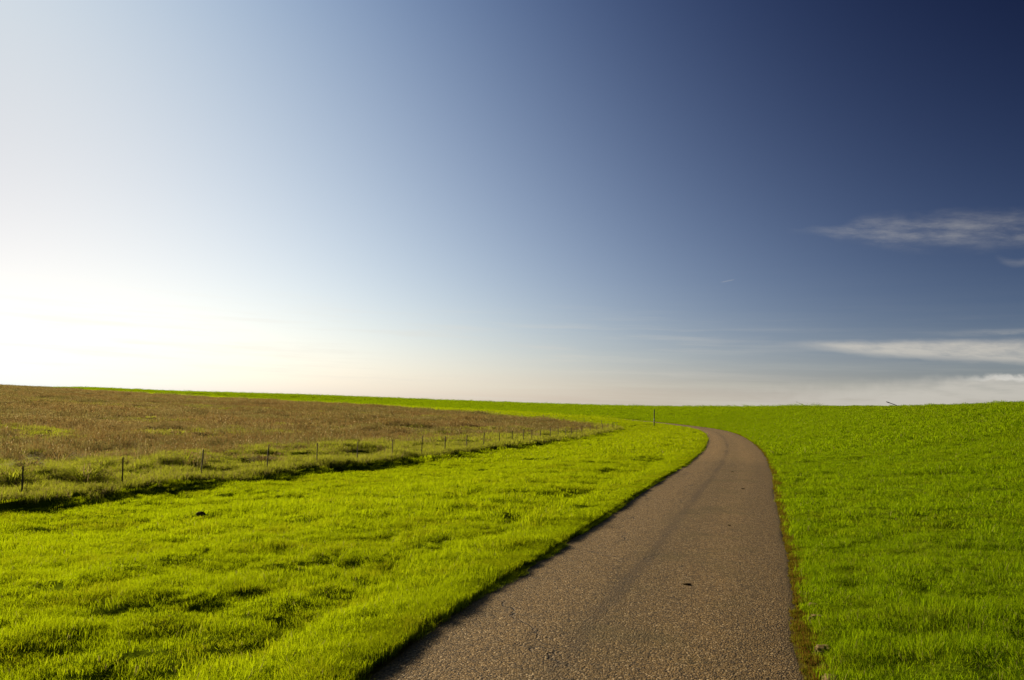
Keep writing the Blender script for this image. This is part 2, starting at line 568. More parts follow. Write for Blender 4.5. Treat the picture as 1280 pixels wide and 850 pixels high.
def road_mat():
    m, t, out = new_mat('worn gravelly asphalt')
    p = geo_pos(t)
    uvn = t.nodes.new('ShaderNodeUVMap')
    uvn.uv_map = 'road'
    sp = t.nodes.new('ShaderNodeSeparateXYZ')
    t.links.new(uvn.outputs[0], sp.inputs[0])
    ux, uy = Nd(t, sp.outputs[0]), Nd(t, sp.outputs[1])        # across in metres from the right edge, along in metres
    vor = t.nodes.new('ShaderNodeTexVoronoi')
    vor.inputs['Scale'].default_value = 74
    t.links.new(p.s, vor.inputs['Vector'])
    vd, vc = Nd(t, vor.outputs['Distance']), Nd(t, vor.outputs['Color'])
    sc_ = t.nodes.new('ShaderNodeSeparateColor')
    t.links.new(vc.s, sc_.inputs[0])
    grain = Nd(t, sc_.outputs[0])
    fine = noise(t, p, 160, 2, 0.6)
    mid = noise(t, p, 14, 4, 0.65)
    big = noise(t, p, 0.9, 4, 0.6)
    longn = noise(t, comb(t, ux * 3.0, uy * 0.25, 0.0), 1.0, 4, 0.6)
    c_ = mixc(t, grain, (0.085, 0.051, 0.015), (0.205, 0.13, 0.045))
    c_ = mixc(t, grain.step(0.88, 0.94) * 0.85, c_, (0.34, 0.25, 0.13))
    c_ = mixc(t, grain.step(0.26, 0.14) * 0.8, c_, (0.022, 0.016, 0.009))
    c_ = mixc(t, mid.step(0.4, 0.75) * 0.5, c_, (0.06, 0.041, 0.019))
    # greenish algae film in the middle of the lane
    film = big.step(0.45, 0.7) * ux.step(0.25, 0.7) * ux.step(1.5, 2.0, 1, 0)
    c_ = mixc(t, film * 0.45, c_, (0.085, 0.066, 0.016))
    # beyond the cross joint lies an older, paler length of surfacing
    c_ = mixc(t, (uy + (big - 0.5) * 6.0).step(41.0, 46.0) * 0.85, c_, mixc(t, 1.0, c_, (1.35, 1.33, 1.33), 'MULTIPLY'))
    joint = (uy - 42.1 + (mid - 0.5) * 0.3).abs().step(0.02, 0.12, 1, 0)
    c_ = mixc(t, joint * big.step(0.35, 0.6) * 0.45, c_, (0.03, 0.02, 0.01))
    # old seam of a lengthwise joint
    wob = noise(t, comb(t, uy * 0.35, 0.0, 2.0), 1.0, 4, 0.6) - 0.5
    sx = ux - 1.63 + wob * 0.22
    seam = sx.abs().step(0.01, 0.15, 1, 0) * longn.step(0.3, 0.65, 0.25, 1.0)
    c_ = mixc(t, seam * 0.5, c_, (0.042, 0.028, 0.014))
    # wheel lines, worn paler along the lane
    w1 = (ux - 0.85 + wob * 0.15).abs().step(0.1, 0.42, 1, 0)
    w2 = (ux - 2.2 + wob * 0.15).abs().step(0.1, 0.42, 1, 0)
    c_ = mixc(t, (w1 + w2).min(1) * longn.step(0.25, 0.7, 0.3, 1.0) * 0.8, c_, mixc(t, 1.0, c_, (1.22, 1.2, 1.2), 'MULTIPLY'))
    blot = noise(t, p, 2.3, 5, 0.65).step(0.56, 0.72)
    c_ = mixc(t, blot * 0.4, c_, (0.05, 0.034, 0.013))
    # cracks
    ck = t.nodes.new('ShaderNodeTexVoronoi')
    ck.feature = 'DISTANCE_TO_EDGE'
    ck.inputs['Scale'].default_value = 0.8
    wp = t.nodes.new('ShaderNodeVectorMath')
    wp.operation = 'ADD'
    t.links.new(p.s, wp.inputs[0])
    nn = noise(t, p, 3.0, 4, 0.6, out=1)
    sc2 = t.nodes.new('ShaderNodeVectorMath')
    sc2.operation = 'SCALE'
    sc2.inputs['Scale'].default_value = 0.45
    t.links.new(nn.s, sc2.inputs[0])
    t.links.new(sc2.outputs[0], wp.inputs[1])
    t.links.new(wp.outputs[0], ck.inputs['Vector'])
    crack = ux.step(1.3, 1.9) * Nd(t, ck.outputs['Distance']).step(0.0, 0.013, 1, 0) * noise(t, p, 0.55, 2, 0.5).step(0.46, 0.56)
    c_ = mixc(t, crack * 0.75, c_, (0.035, 0.027, 0.018))
    # dirt and moss by the edges
    ed = ux.min(2.0 * HW - ux)
    dirt = (ed + (mid - 0.5) * 0.35).step(0.0, 0.22, 1, 0)
    c_ = mixc(t, dirt * 0.75, c_, (0.085, 0.06, 0.02))
    h = vd * -0.9 + fine * 0.4 + mid * 1.2 - crack * 2.0
    b = principled(t, c_, 0.85, 0.2, bump(t, h, 0.9, 0.012))
    t.links.new(b.outputs[0], out.inputs[0])
    return m


def plain_mat(name, a, b_, scale=20, rough=0.8, stretch=None, bmp=0.3, metal=0.0, spec=0.2):
    m, t, out = new_mat(name)
    tcn = t.nodes.new('ShaderNodeTexCoord')
    p = Nd(t, tcn.outputs['Object'])
    n = noise(t, p, scale, 4, 0.6, stretch)
    c_ = mixc(t, n.step(0.3, 0.7), a, b_)
    b = principled(t, c_, rough, spec, bump(t, n, bmp, 0.01))
    b.inputs['Metallic'].default_value = metal
    t.links.new(b.outputs[0], out.inputs[0])
    return m


M_GROUND = ground_mat()
M_ROAD = road_mat()
M_STAKE = plain_mat('weathered stake wood', (0.085, 0.062, 0.04), (0.17, 0.13, 0.09), 12, 0.85, (8, 8, 1))
M_WIRE = plain_mat('rusty wire', (0.06, 0.045, 0.035), (0.11, 0.09, 0.075), 60, 0.6, metal=0.3)
M_BLACK = plain_mat('black painted timber', (0.012, 0.012, 0.013), (0.03, 0.03, 0.03), 10, 0.6, (6, 6, 1))
M_WHITE = plain_mat('dulled white paint', (0.24, 0.23, 0.2), (0.42, 0.4, 0.36), 18, 0.6, (4, 4, 1))
M_DRIFT = plain_mat('grey timber', (0.035, 0.03, 0.026), (0.075, 0.065, 0.055), 9, 0.85, (2, 12, 12))
M_CLOD = plain_mat('dark mud', (0.035, 0.026, 0.013), (0.08, 0.058, 0.03), 60, 1.0, spec=0.0)
M_MOLE = plain_mat('molehill soil', (0.05, 0.037, 0.02), (0.11, 0.08, 0.045), 30, 1.0, bmp=0.6, spec=0.0)
M_STONE = plain_mat('kerb stone', (0.09, 0.066, 0.028), (0.19, 0.135, 0.065), 25, 0.95, bmp=0.5, spec=0.0)

# ------------------------------------------------------------------ the ground sheet
def build_ground():
    fine = np.radians(np.linspace(-43, 43, 640))
    rest = np.radians(np.linspace(43, 317, 140))[1:-1]
    th = np.concatenate([fine, rest])
    r = np.concatenate([[0.6], np.geomspace(1.2, 620, 760), np.geomspace(700, 9000, 14)])
    T, Rr = np.meshgrid(th, r)
    X, Y = Rr * np.sin(T), Rr * np.cos(T)
    sv = survey(X.ravel(), Y.ravel())
    Z = sv['z']
    nr, na = T.shape
    V = np.stack([X.ravel(), Y.ravel(), Z], 1)
    V = np.vstack([V, [[0, 0, -0.07]]])
    i = np.arange(nr - 1)[:, None] * na
    j = np.arange(na)[None]
    j2 = (j + 1) % na
    F = np.stack([i + j, i + na + j, i + na + j2, i + j2], -1).reshape(-1, 4)
    cen = len(V) - 1
    me = bpy.data.meshes.new('ground')
    nf = len(F)
    tri = np.stack([np.full(na, cen), np.arange(na), (np.arange(na) + 1) % na], 1)
    me.vertices.add(len(V))
    me.vertices.foreach_set('co', V.ravel())
    loops = np.concatenate([F.ravel(), tri.ravel()]).astype(np.int32)
    me.loops.add(len(loops))
    me.loops.foreach_set('vertex_index', loops)
    me.polygons.add(nf + na)
    me.polygons.foreach_set('loop_start', np.concatenate([np.arange(nf) * 4, nf * 4 + np.arange(na) * 3]).astype(np.int32))
    me.polygons.foreach_set('use_smooth', np.ones(nf + na, bool))
    me.update(calc_edges=True)
    me.validate()
    a = me.attributes.new('field', 'FLOAT', 'POINT')
    x, y = V[:-1, 0], V[:-1, 1]
    f = sst(sv['fs'] + 4.0 * fbm(x, y, 6, 2, 31), 5.0, 12.0)
    a.data.foreach_set('value', np.append(f, 0).astype(np.float32))
    a = me.attributes.new('verge', 'FLOAT', 'POINT')
    a.data.foreach_set('value', np.append(1 - sst(sv['off'], 0.12, 0.34), 0).astype(np.float32))
    me.materials.append(M_GROUND)
    o = bpy.data.objects.new('ground', me)
    COL.objects.link(o)
    tag(o, 'rolling grass covered ground of meadow, field and dike', kind='structure')


build_ground()


def build_road():
    L = spline(R_EDGE, 0.5)
    t_ = np.gradient(L, axis=0)
    t_ /= np.linalg.norm(t_, axis=1)[:, None]
    nrm = np.stack([-t_[:, 1], t_[:, 0]], 1)
    arc = np.concatenate([[0], np.cumsum(np.linalg.norm(np.diff(L, axis=0), axis=1))])
    us = np.array([-0.06, 0.0, 0.12, 0.4, 0.8, 1.2, 1.6, 2.0, 2.4, 2.72, 2.84, 2.90])
    zs = np.array([-0.12, -0.012, 0.0, 0.012, 0.022, 0.027, 0.027, 0.022, 0.012, 0.0, -0.012, -0.12])
    n, k = len(L), len(us)
    V = np.zeros((n, k, 3))
    wob = 0.05 * fbm(arc, arc * 0 + 3.3, 1.1, 3, 41)
    for a, (u, z) in enumerate(zip(us, zs)):
        w = wob if a < 3 else 0
        V[:, a, :2] = L + nrm * (u + (w[:, None] if a < 3 else 0))
        V[:, a, 2] = z + (0.006 * fbm(V[:, a, 0], V[:, a, 1], 0.9, 2, 43) if 1 <= a <= 10 else 0)
    i = np.arange(n - 1)[:, None] * k
    j = np.arange(k - 1)[None]
    F = np.stack([i + j, i + k + j, i + k + j + 1, i + j + 1], -1).reshape(-1, 4)[:, ::-1]
    o = mesh_obj('road', V.reshape(-1, 3), F, M_ROAD, smooth=True)
    me = o.data
    uv = me.uv_layers.new(name='road')
    li = np.zeros(len(me.loops), np.int32)
    me.loops.foreach_get('vertex_index', li)
    uu = np.stack([us[li % k], arc[li // k]], 1)
    uv.data.foreach_set('uv', uu.ravel().astype(np.float32))
    tag(o, 'narrow worn asphalt road curving left into the distance', kind='structure')


build_road()

# ------------------------------------------------------------------ grass
def tuft(name, radius, n, hmin, hmax, width, mat, lean=0.5, heads=0.0, seed=0, curl=0.5):
    """a patch of separate blades, each two faces; heads = share of stems that carry a seed head"""
    g = np.random.default_rng(seed)
    V, F, tint = [], [], []
    for i in range(n):
        r = radius * math.sqrt(g.random())
        a = g.random() * 2 * math.pi
        bx, by = r * math.cos(a), r * math.sin(a)
        h = hmin + (hmax - hmin) * g.random() ** 1.2
        ya = g.random() * 2 * math.pi
        la = g.random() * 2 * math.pi
        ln = lean * g.random() * h
        w = width * (0.7 + 0.6 * g.random()) * 0.5
        wx, wy = math.cos(ya) * w, math.sin(ya) * w
        lx, ly = math.cos(la) * ln, math.sin(la) * ln
        tv = g.random()
        b = len(V)
        V += [(bx - wx, by - wy, -0.03), (bx + wx, by + wy, -0.03),
              (bx + lx * 0.35 - wx * 0.8, by + ly * 0.35 - wy * 0.8, h * 0.55), (bx + lx * 0.35 + wx * 0.8, by + ly * 0.35 + wy * 0.8, h * 0.55),
              (bx + lx, by + ly, h * (1 - 0.25 * curl * g.random()))]
        F += [(b, b + 1, b + 3, b + 2), (b + 2, b + 3, b + 4)]
        tint += [tv] * 5
        if g.random() < heads:
            b = len(V)
            hw = width * 1.6
            hh = h * 0.22
            for q in range(2):
                cx, cy = math.cos(ya + q * 1.57) * hw, math.sin(ya + q * 1.57) * hw
                b = len(V)
                px, py = bx + lx, by + ly
                z0 = h * 0.86
                V += [(px, py, z0), (px + cx, py + cy, z0 + hh * 0.45), (px, py, z0 + hh), (px - cx, py - cy, z0 + hh * 0.45)]
                F += [(b, b + 1, b + 2, b + 3)]
                tint += [tv] * 4
    o = mesh_obj(name, V, F, mat, link=False)
    at = o.data.attributes.new('tint', 'FLOAT', 'POINT')
    at.data.foreach_set('value', np.array(tint, np.float32))
    return o


def tuft_set(name, k, **kw):
    c_ = bpy.data.collections.new(name)          # kept out of the scene: only a stock of clumps
    for i in range(k):
        c_.objects.link(tuft(name, seed=100 + i * 13 + len(name), **kw))
    return c_


def scatter_tree(coll):
    ng = bpy.data.node_groups.new('scatter ' + coll.name, 'GeometryNodeTree')
    ng.interface.new_socket('Geometry', in_out='INPUT', socket_type='NodeSocketGeometry')
    ng.interface.new_socket('Geometry', in_out='OUTPUT', socket_type='NodeSocketGeometry')
    N, L = ng.nodes, ng.links
    gi, go = N.new('NodeGroupInput'), N.new('NodeGroupOutput')
    ci = N.new('GeometryNodeCollectionInfo')
    ci.inputs['Collection'].default_value = coll
    ci.inputs['Separate Children'].default_value = True
    ci.inputs['Reset Children'].default_value = True
    iop = N.new('GeometryNodeInstanceOnPoints')
    iop.inputs['Pick Instance'].default_value = True
    def named(nm, ty):
        n = N.new('GeometryNodeInputNamedAttribute')
        n.data_type = ty
        n.inputs['Name'].default_value = nm
        return [o for o in n.outputs if o.enabled and o.name == 'Attribute'][0]
    e2r = N.new('FunctionNodeEulerToRotation')
    L.new(named('rot', 'FLOAT_VECTOR'), e2r.inputs[0])
    L.new(gi.outputs[0], iop.inputs['Points'])
    L.new(ci.outputs[0], iop.inputs['Instance'])
    L.new(named('idx', 'INT'), iop.inputs['Instance Index'])
    L.new(e2r.outputs[0], iop.inputs['Rotation'])
    L.new(named('scl', 'FLOAT_VECTOR'), iop.inputs['Scale'])
    L.new(iop.outputs[0], go.inputs[0])
    return ng


class Scatter:
    """collects clump positions for one stuff object (several stocks of clumps allowed)"""
    def __init__(self, name, label, cat):
        self.name, self.label, self.cat, self.parts = name, label, cat, []

    def add(self, coll, x, y, z, scl, tilt=None):
        n = len(x)
        rot = np.zeros((n, 3))
        rot[:, 2] = rng.random(n) * 6.2832
        if tilt is not None: rot[:, :2] = tilt
        self.parts.append((coll, np.stack([x, y, z], 1), rot, scl, rng.integers(0, len(coll.objects), n)))

    def build(self):
        by = {}
        for p in self.parts: by.setdefault(p[0].name, []).append(p)
        me = bpy.data.meshes.new(self.name)
        o = bpy.data.objects.new(self.name, me)
        COL.objects.link(o)
        allp = [p for ps in by.values() for p in ps]
        co = np.vstack([p[1] for p in allp])
        me.vertices.add(len(co))
        me.vertices.foreach_set('co', co.ravel())
        def put(nm, ty, arr, key):
            a = me.attributes.new(nm, ty, 'POINT')
            a.data.foreach_set(key, arr)
        put('rot', 'FLOAT_VECTOR', np.vstack([p[2] for p in allp]).ravel().astype(np.float32), 'vector')
        put('scl', 'FLOAT_VECTOR', np.vstack([p[3] for p in allp]).ravel().astype(np.float32), 'vector')
        put('idx', 'INT', np.concatenate([p[4] for p in allp]).astype(np.int32), 'value')
        grp = np.concatenate([np.full(len(p[1]), list(by).index(p[0].name)) for p in allp])
        put('stock', 'INT', grp.astype(np.int32), 'value')
        ng = bpy.data.node_groups.new('scatter ' + self.name, 'GeometryNodeTree')
        ng.interface.new_socket('Geometry', in_out='INPUT', socket_type='NodeSocketGeometry')
        ng.interface.new_socket('Geometry', in_out='OUTPUT', socket_type='NodeSocketGeometry')
        N, L = ng.nodes, ng.links
        gi, go, jn = N.new('NodeGroupInput'), N.new('NodeGroupOutput'), N.new('GeometryNodeJoinGeometry')
        for k, nm in enumerate(by):
            sub = N.new('GeometryNodeGroup')
            sub.node_tree = scatter_tree(bpy.data.collections[nm])
            na = N.new('GeometryNodeInputNamedAttribute')
            na.data_type = 'INT'
            na.inputs['Name'].default_value = 'stock'
            src = [q for q in na.outputs if q.enabled and q.name == 'Attribute'][0]
            cmp_ = N.new('FunctionNodeCompare')
            cmp_.data_type = 'INT'
            cmp_.operation = 'EQUAL'
            ins = [q for q in cmp_.inputs if q.enabled]
            L.new(src, ins[0])
            ins[1].default_value = k
            sg = N.new('GeometryNodeSeparateGeometry')
            sg.domain = 'POINT'
            L.new(gi.outputs[0], sg.inputs['Geometry'])
            L.new(cmp_.outputs[0], sg.inputs['Selection'])
            L.new(sg.outputs[0], sub.inputs[0])
            L.new(sub.outputs[0], jn.inputs[0])
        L.new(jn.outputs[0], go.inputs[0])
        md = o.modifiers.new('scatter', 'NODES')
        md.node_group = ng
        tag(o, self.label, self.cat, kind='stuff')
        print(self.name, len(co), 'clumps')
        return o


def sector(r0, r1, dens, a0=-40, a1=40):
    n = int(0.5 * math.radians(a1 - a0) * (r1 * r1 - r0 * r0) * dens)
    r = np.sqrt(r0 * r0 + (r1 * r1 - r0 * r0) * rng.random(n))
    a = np.radians(a0 + (a1 - a0) * rng.random(n))
    return r * np.sin(a), r * np.cos(a)


LAWN0 = tuft_set('close turf clump', 5, radius=0.16, n=170, hmin=0.018, hmax=0.058, width=0.0029, mat=M_LAWN, lean=1.9)
DIKE0 = tuft_set('dike close turf clump', 5, radius=0.16, n=170, hmin=0.018, hmax=0.058, width=0.0029, mat=M_DIKE, lean=1.9)
LAWN1 = tuft_set('turf clump', 5, radius=0.30, n=220, hmin=0.018, hmax=0.06, width=0.005, mat=M_LAWN, lean=1.9)
DIKE1 = tuft_set('dike turf clump', 5, radius=0.30, n=220, hmin=0.018, hmax=0.06, width=0.005, mat=M_DIKE, lean=1.9)
LAWN2 = tuft_set('far turf clump', 5, radius=0.62, n=220, hmin=0.03, hmax=0.08, width=0.012, mat=M_LAWN, lean=1.9)
DIKE2 = tuft_set('dike far turf clump', 5, radius=0.62, n=220, hmin=0.03, hmax=0.08, width=0.012, mat=M_DIKE, lean=1.9)
LAWN3 = tuft_set('distant turf clump', 4, radius=1.6, n=240, hmin=0.03, hmax=0.09, width=0.028, mat=M_LAWN, lean=1.9)
DIKE3 = tuft_set('dike distant turf clump', 4, radius=1.6, n=240, hmin=0.03, hmax=0.09, width=0.028, mat=M_DIKE, lean=1.9)
ROUGH1 = tuft_set('rough grass clump', 5, radius=0.22, n=70, hmin=0.12, hmax=0.32, width=0.008, mat=M_ROUGH, lean=0.9, curl=0.9)
ROUGH2 = tuft_set('far rough grass clump', 4, radius=0.5, n=90, hmin=0.12, hmax=0.34, width=0.018, mat=M_ROUGH, lean=0.9, curl=0.9)
DRY1 = tuft_set('dry grass clump', 5, radius=0.35, n=90, hmin=0.1, hmax=0.42, width=0.008, mat=M_DRY, lean=0.8, heads=0.3)
DRY2 = tuft_set('far dry grass clump', 5, radius=1.0, n=190, hmin=0.08, hmax=0.42, width=0.02, mat=M_DRY, lean=0.8, heads=0.25)
MOSS1 = tuft_set('moss clump', 4, radius=0.06, n=70, hmin=0.008, hmax=0.035, width=0.005, mat=M_MOSS, lean=1.2)

TWIN = {LAWN0.name: DIKE0, LAWN1.name: DIKE1, LAWN2.name: DIKE2, LAWN3.name: DIKE3}
meadow = Scatter('grass', 'bright yellow green mown meadow grass between road and fence', 'grass')
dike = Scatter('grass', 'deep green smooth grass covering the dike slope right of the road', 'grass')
rough = Scatter('rough_grass', 'tall uncut tussocky green grass along the stake fence', 'grass')
dry = Scatter('dry_grass', 'brown dry grass covering the field behind the fence', 'dry grass')
moss = Scatter('moss', 'ochre moss creeping over the right road edge', 'moss')


def height_var(x, y, n):
    v = 0.95 + 0.8 * fbm(x, y, 0.42, 2, 51) + 0.2 * fbm(x, y, 5.0, 2, 52)
    return np.clip(v, 0.45, 1.7)


for (coll, r0, r1, dens, rad) in ((LAWN0, 2.2, 13, 70, 0.13), (LAWN1, 12, 34, 24, 0.24), (LAWN2, 32, 125, 6.0, 0.5), (LAWN3, 118, 270, 1.1, 1.3), (LAWN3, 270, 450, 0.5, 1.3)):
    x, y = sector(r0, r1, dens)
    sv = survey(x, y)
    ok = (sv['off'] > rad * 0.85) & (sv['fs'] < -0.4) & ~((sv['crest']) & (sv['dk'] > 4))
    x, y = x[ok], y[ok]
    u, z = sv['u'][ok], sv['z'][ok]
    k = len(x)
    hv = height_var(x, y, k) * np.where(sv['far'][ok] > 60, 0.9, 1.0)
    s = np.stack([np.full(k, 1.0), np.full(k, 1.0), hv], 1) * (0.85 + 0.3 * rng.random(k))[:, None]
    left = u < 0
    wx, wy = fbm(x, y, 1.1, 2, 55), fbm(x, y, 1.1, 2, 56)      # clumps of one neighbourhood lie over the same way
    tilt = np.stack([wx, wy], 1) * 0.45
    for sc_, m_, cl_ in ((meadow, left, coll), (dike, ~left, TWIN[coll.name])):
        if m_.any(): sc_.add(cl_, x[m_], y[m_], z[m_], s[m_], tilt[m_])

STONES = [(5.42, 0.19, 0.13), (5.78, 0.17, 0.12), (6.10, 0.16, 0.085), (7.15, 0.10, 0.15), (7.62, 0.09, 0.10)]
# dense fringes along both edges of the road
Lr = spline(R_EDGE, 0.5)
tr_ = np.gradient(Lr, axis=0)
tr_ /= np.linalg.norm(tr_, axis=1)[:, None]
nr_ = np.stack([-tr_[:, 1], tr_[:, 0]], 1)
arcL = np.concatenate([[0], np.cumsum(np.linalg.norm(np.diff(Lr, axis=0), axis=1))])
for sc_, side in ((meadow, 1), (dike, -1)):
    idx = rng.integers(0, len(Lr), 60000)
    yy = Lr[idx, 1]
    keep = rng.random(len(idx)) < np.where(yy < 2, 0, np.clip(14.0 / np.maximum(yy, 1), 0.12, 1.0)) * (yy < 150)
    idx = idx[keep]
    k = len(idx)
    offs = np.where(np.full(k, side > 0), 2 * HW + 0.0 + 0.35 * rng.random(k) ** 1.5 + 0.07 * fbm(arcL[idx], arcL[idx] * 0, 0.9, 3, 63), -(0.165 + 0.35 * rng.random(k) + 0.05 * fbm(arcL[idx], arcL[idx] * 0 + 7, 0.6, 3, 64)))
    P = Lr[idx] + nr_[idx] * offs[:, None] + tr_[idx] * (rng.random(k)[:, None] - 0.5) * 0.6
    sv = survey(P[:, 0], P[:, 1])
    hv = (0.85 + 0.6 * fbm(P[:, 0], P[:, 1], 0.5, 2, 53)) * (1.0 if side > 0 else 0.7)
    sz = np.where(P[:, 1] > 25, 1.3, 0.75)
    s = np.stack([sz, sz, hv * np.where(P[:, 1] > 25, 1.0, 1.05)], 1)
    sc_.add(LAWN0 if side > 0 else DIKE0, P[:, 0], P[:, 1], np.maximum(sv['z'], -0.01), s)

STONE_XY = []
for yy_, _, _ in STONES:
    j_ = int(np.argmin(np.abs(Lr[:, 1] - yy_)))
    STONE_XY.append(Lr[j_] - nr_[j_] * 0.11)


def clear_of_stones(P, r):
    m_ = np.ones(len(P), bool)
    for q in STONE_XY: m_ &= np.hypot(P[:, 0] - q[0], P[:, 1] - q[1]) > r
    return m_


# moss along the right edge
idx = rng.integers(0, len(Lr), 90000)
yy = Lr[idx, 1]
idx = idx[(yy > 2) & (yy < 70) & (rng.random(len(idx)) < np.clip(16 / np.maximum(yy, 1), 0.15, 1))]
k = len(idx)
off_n = fbm(Lr[idx, 1], Lr[idx, 1] * 0, 0.7, 3, 61)
P = Lr[idx] + nr_[idx] * (0.035 + 0.05 * off_n - 0.22 * rng.random(k) ** 0.9)[:, None] + tr_[idx] * (rng.random(k)[:, None] - 0.5) * 0.6
sz = np.where(P[:, 1] > 20, 1.3, 0.8)
m_ = clear_of_stones(P, 0.10)
P, k, sz = P[m_], int(m_.sum()), sz[m_]
moss.add(MOSS1, P[:, 0], P[:, 1], np.full(k, -0.004), np.stack([sz, sz, (0.6 + 0.8 * rng.random(k)) * np.where(rng.random(k) < 0.12, 1.8, 1.0)], 1))

# rough grass on the bank in front of the fence and in the band behind it
for (coll, r0, r1, dens) in ((ROUGH1, 8, 45, 22), (ROUGH2, 42, 150, 4.2)):
    x, y = sector(r0, r1, dens, -42, 20)
    sv = survey(x, y)
    band = (9.8 + 3.6 * fbm(x, y, 5, 2, 71)) * (1 - 0.45 * sst(sv['far'], 42, 80))
    edge = -0.5 + 0.12 * fbm(x, y, 1.3, 2, 73)
    fs = sv['fs']
    green = fbm(x, y, 9, 3, 74) > 0.2 - 0.25 * sst(-x, 30, 90)
    ok = (fs > edge) & (((fs < band) & (rng.random(len(x)) < 1.15 - sst(fs, band * 0.4, band))) | (green & (rng.random(len(x)) < 0.35)))
    ok |= (fs > edge) & (sv['far'] > 85) & (fs < 2.5)
    x, y, fs, z = x[ok], y[ok], fs[ok], sv['z'][ok]
    k = len(x)
    hv = 0.8 + 1.0 * fbm(x, y, 1.5, 2, 72)
    hv = np.clip(hv, 0.3, 2.0) * np.where(fs < 0.7, 1.0, 0.75)
    hv = np.where(fs < 0.5, np.maximum(hv, 0.85) * np.where(y > 42, 0.98, 0.8), hv)
    rough.add(coll, x, y, z, np.stack([np.ones(k), np.ones(k), hv], 1) * (0.85 + 0.3 * rng.random(k))[:, None])

# dry grass over the field
for (coll, r0, r1, dens) in ((DRY1, 20, 62, 7), (DRY2, 58, 150, 1.7), (DRY2, 150, 300, 0.8)):
    x, y = sector(r0, r1, dens, -42, 12)
    sv = survey(x, y)
    band = (7.8 + 3.6 * fbm(x, y, 5, 2, 71)) * (1 - 0.5 * sst(sv['far'], 42, 80))
    fs = sv['fs']
    thin = fbm(x, y, 9, 3, 74)
    ok = sv['field'] & (fs > 0.8) & (rng.random(len(x)) < 0.08 + sst(fs, band * 0.5, band + 2)) & (rng.random(len(x)) < 1.0 - 0.8 * sst(thin + 0.25 * sst(-x, 30, 90), 0.12, 0.4))
    x, y, z = x[ok], y[ok], sv['z'][ok]
    k = len(x)
    hv = np.clip(0.85 + 1.05 * fbm(x, y, 2.6, 3, 75), 0.25, 2.1)
    dry.add(coll, x, y, z, np.stack([np.ones(k), np.ones(k), hv], 1) * (0.85 + 0.3 * rng.random(k))[:, None])

for s_ in (meadow, dike, rough, dry, moss): s_.build()

# ------------------------------------------------------------------ the fence
def stake_bm(h, w, seed):
    """slim weathered stake: tapered, slightly twisted octagon-edged square with a chamfered top"""
    g = random.Random(seed)
    bm = bmesh.new()
    rings = []
    for k, (z, s) in enumerate(((-0.35, 1.0), (0.0, 1.0), (h * 0.35, 0.97), (h * 0.7, 0.93), (h - 0.02, 0.9), (h, 0.6))):
        ox, oy = g.uniform(-0.004, 0.004), g.uniform(-0.004, 0.004)
        r = []
        for q in range(8):
            a = math.pi / 8 + q * math.pi / 4 + k * 0.03
            r.append(bm.verts.new((ox + math.cos(a) * w * s * 0.55, oy + math.sin(a) * w * s * 0.55, z)))
        rings.append(r)
    for a, b in zip(rings, rings[1:]):
        for q in range(8): bm.faces.new((a[q], a[(q + 1) % 8], b[(q + 1) % 8], b[q]))
    bm.faces.new(rings[-1])
    bm.faces.new(rings[0][::-1])
    return bm


def tube(pts, r, n=5):
    V, F = [], []
    pts = [Vector(p) for p in pts]
    for i, p in enumerate(pts):
        d = (pts[min(i + 1, len(pts) - 1)] - pts[max(i - 1, 0)]).normalized()
        a = d.cross(Vector((0, 0, 1))).normalized()
        b = d.cross(a)
        for q in range(n):
            t_ = 2 * math.pi * q / n
            V.append(p + a * math.cos(t_) * r + b * math.sin(t_) * r)
    for i in range(len(pts) - 1):
        for q in range(n):
            F.append((i * n + q, i * n + (q + 1) % n, (i + 1) * n + (q + 1) % n, (i + 1) * n + q))
    return V, F


def build_fence():
    pts = FENCE_NEAR[-2:] + FENCE_PTS + FENCE_FAR
    x0, y0 = FENCE_PTS[0]
    root = empty('wire_fence', (x0, y0, ground_z(x0, y0)))
    tag(root, 'wire fence of thin dark stakes along the edge of the brown field', 'fence')
    o0 = Vector(root.location)
    tops = []
    for i, (x, y) in enumerate(pts):
        z = ground_z(x, y)
        near = 1.0 if y < 60 else 0.95
        h = (0.72 + random.uniform(-0.05, 0.06)) * near
        w = 0.033 if y < 35 else 0.046
        if y > 93: h *= 0.9; w = 0.05
        o = bm_obj('post', stake_bm(h, w, i), M_STAKE, root)
        o.location = Vector((x, y, z)) - o0
        o.rotation_euler = (random.uniform(-0.03, 0.03), random.uniform(-0.035, 0.035), random.uniform(0, 1.5))
        tops.append((Vector((x, y, z)) - o0, h))
    for f in (0.55, 0.92):
        path = []
        for (p, h), (p2, h2) in zip(tops, tops[1:]):
            a, b = p + Vector((0, 0, h * f)), p2 + Vector((0, 0, h2 * f))
            for k in range(4):
                t_ = k / 4
                path.append(a.lerp(b, t_) - Vector((0, 0, 0.03 * 4 * t_ * (1 - t_))))
        path.append(tops[-1][0] + Vector((0, 0, tops[-1][1] * f)))
        V, F = tube(path, 0.0016, 4)
        mesh_obj('wire', V, F, M_WIRE, root)


build_fence()

# ------------------------------------------------------------------ marker post by the far bend
def box_bm(sx, sy, z0, z1, bev=0.01, taper=1.0):
    bm = bmesh.new()
    bmesh.ops.create_cube(bm, size=1.0)
    for v in bm.verts:
        k = taper if v.co.z > 0 else 1.0
        v.co = Vector((v.co.x * sx * k, v.co.y * sy * k, z1 if v.co.z > 0 else z0))
    bmesh.ops.bevel(bm, geom=bm.edges[:], offset=bev, segments=2, affect='EDGES')
    return bm


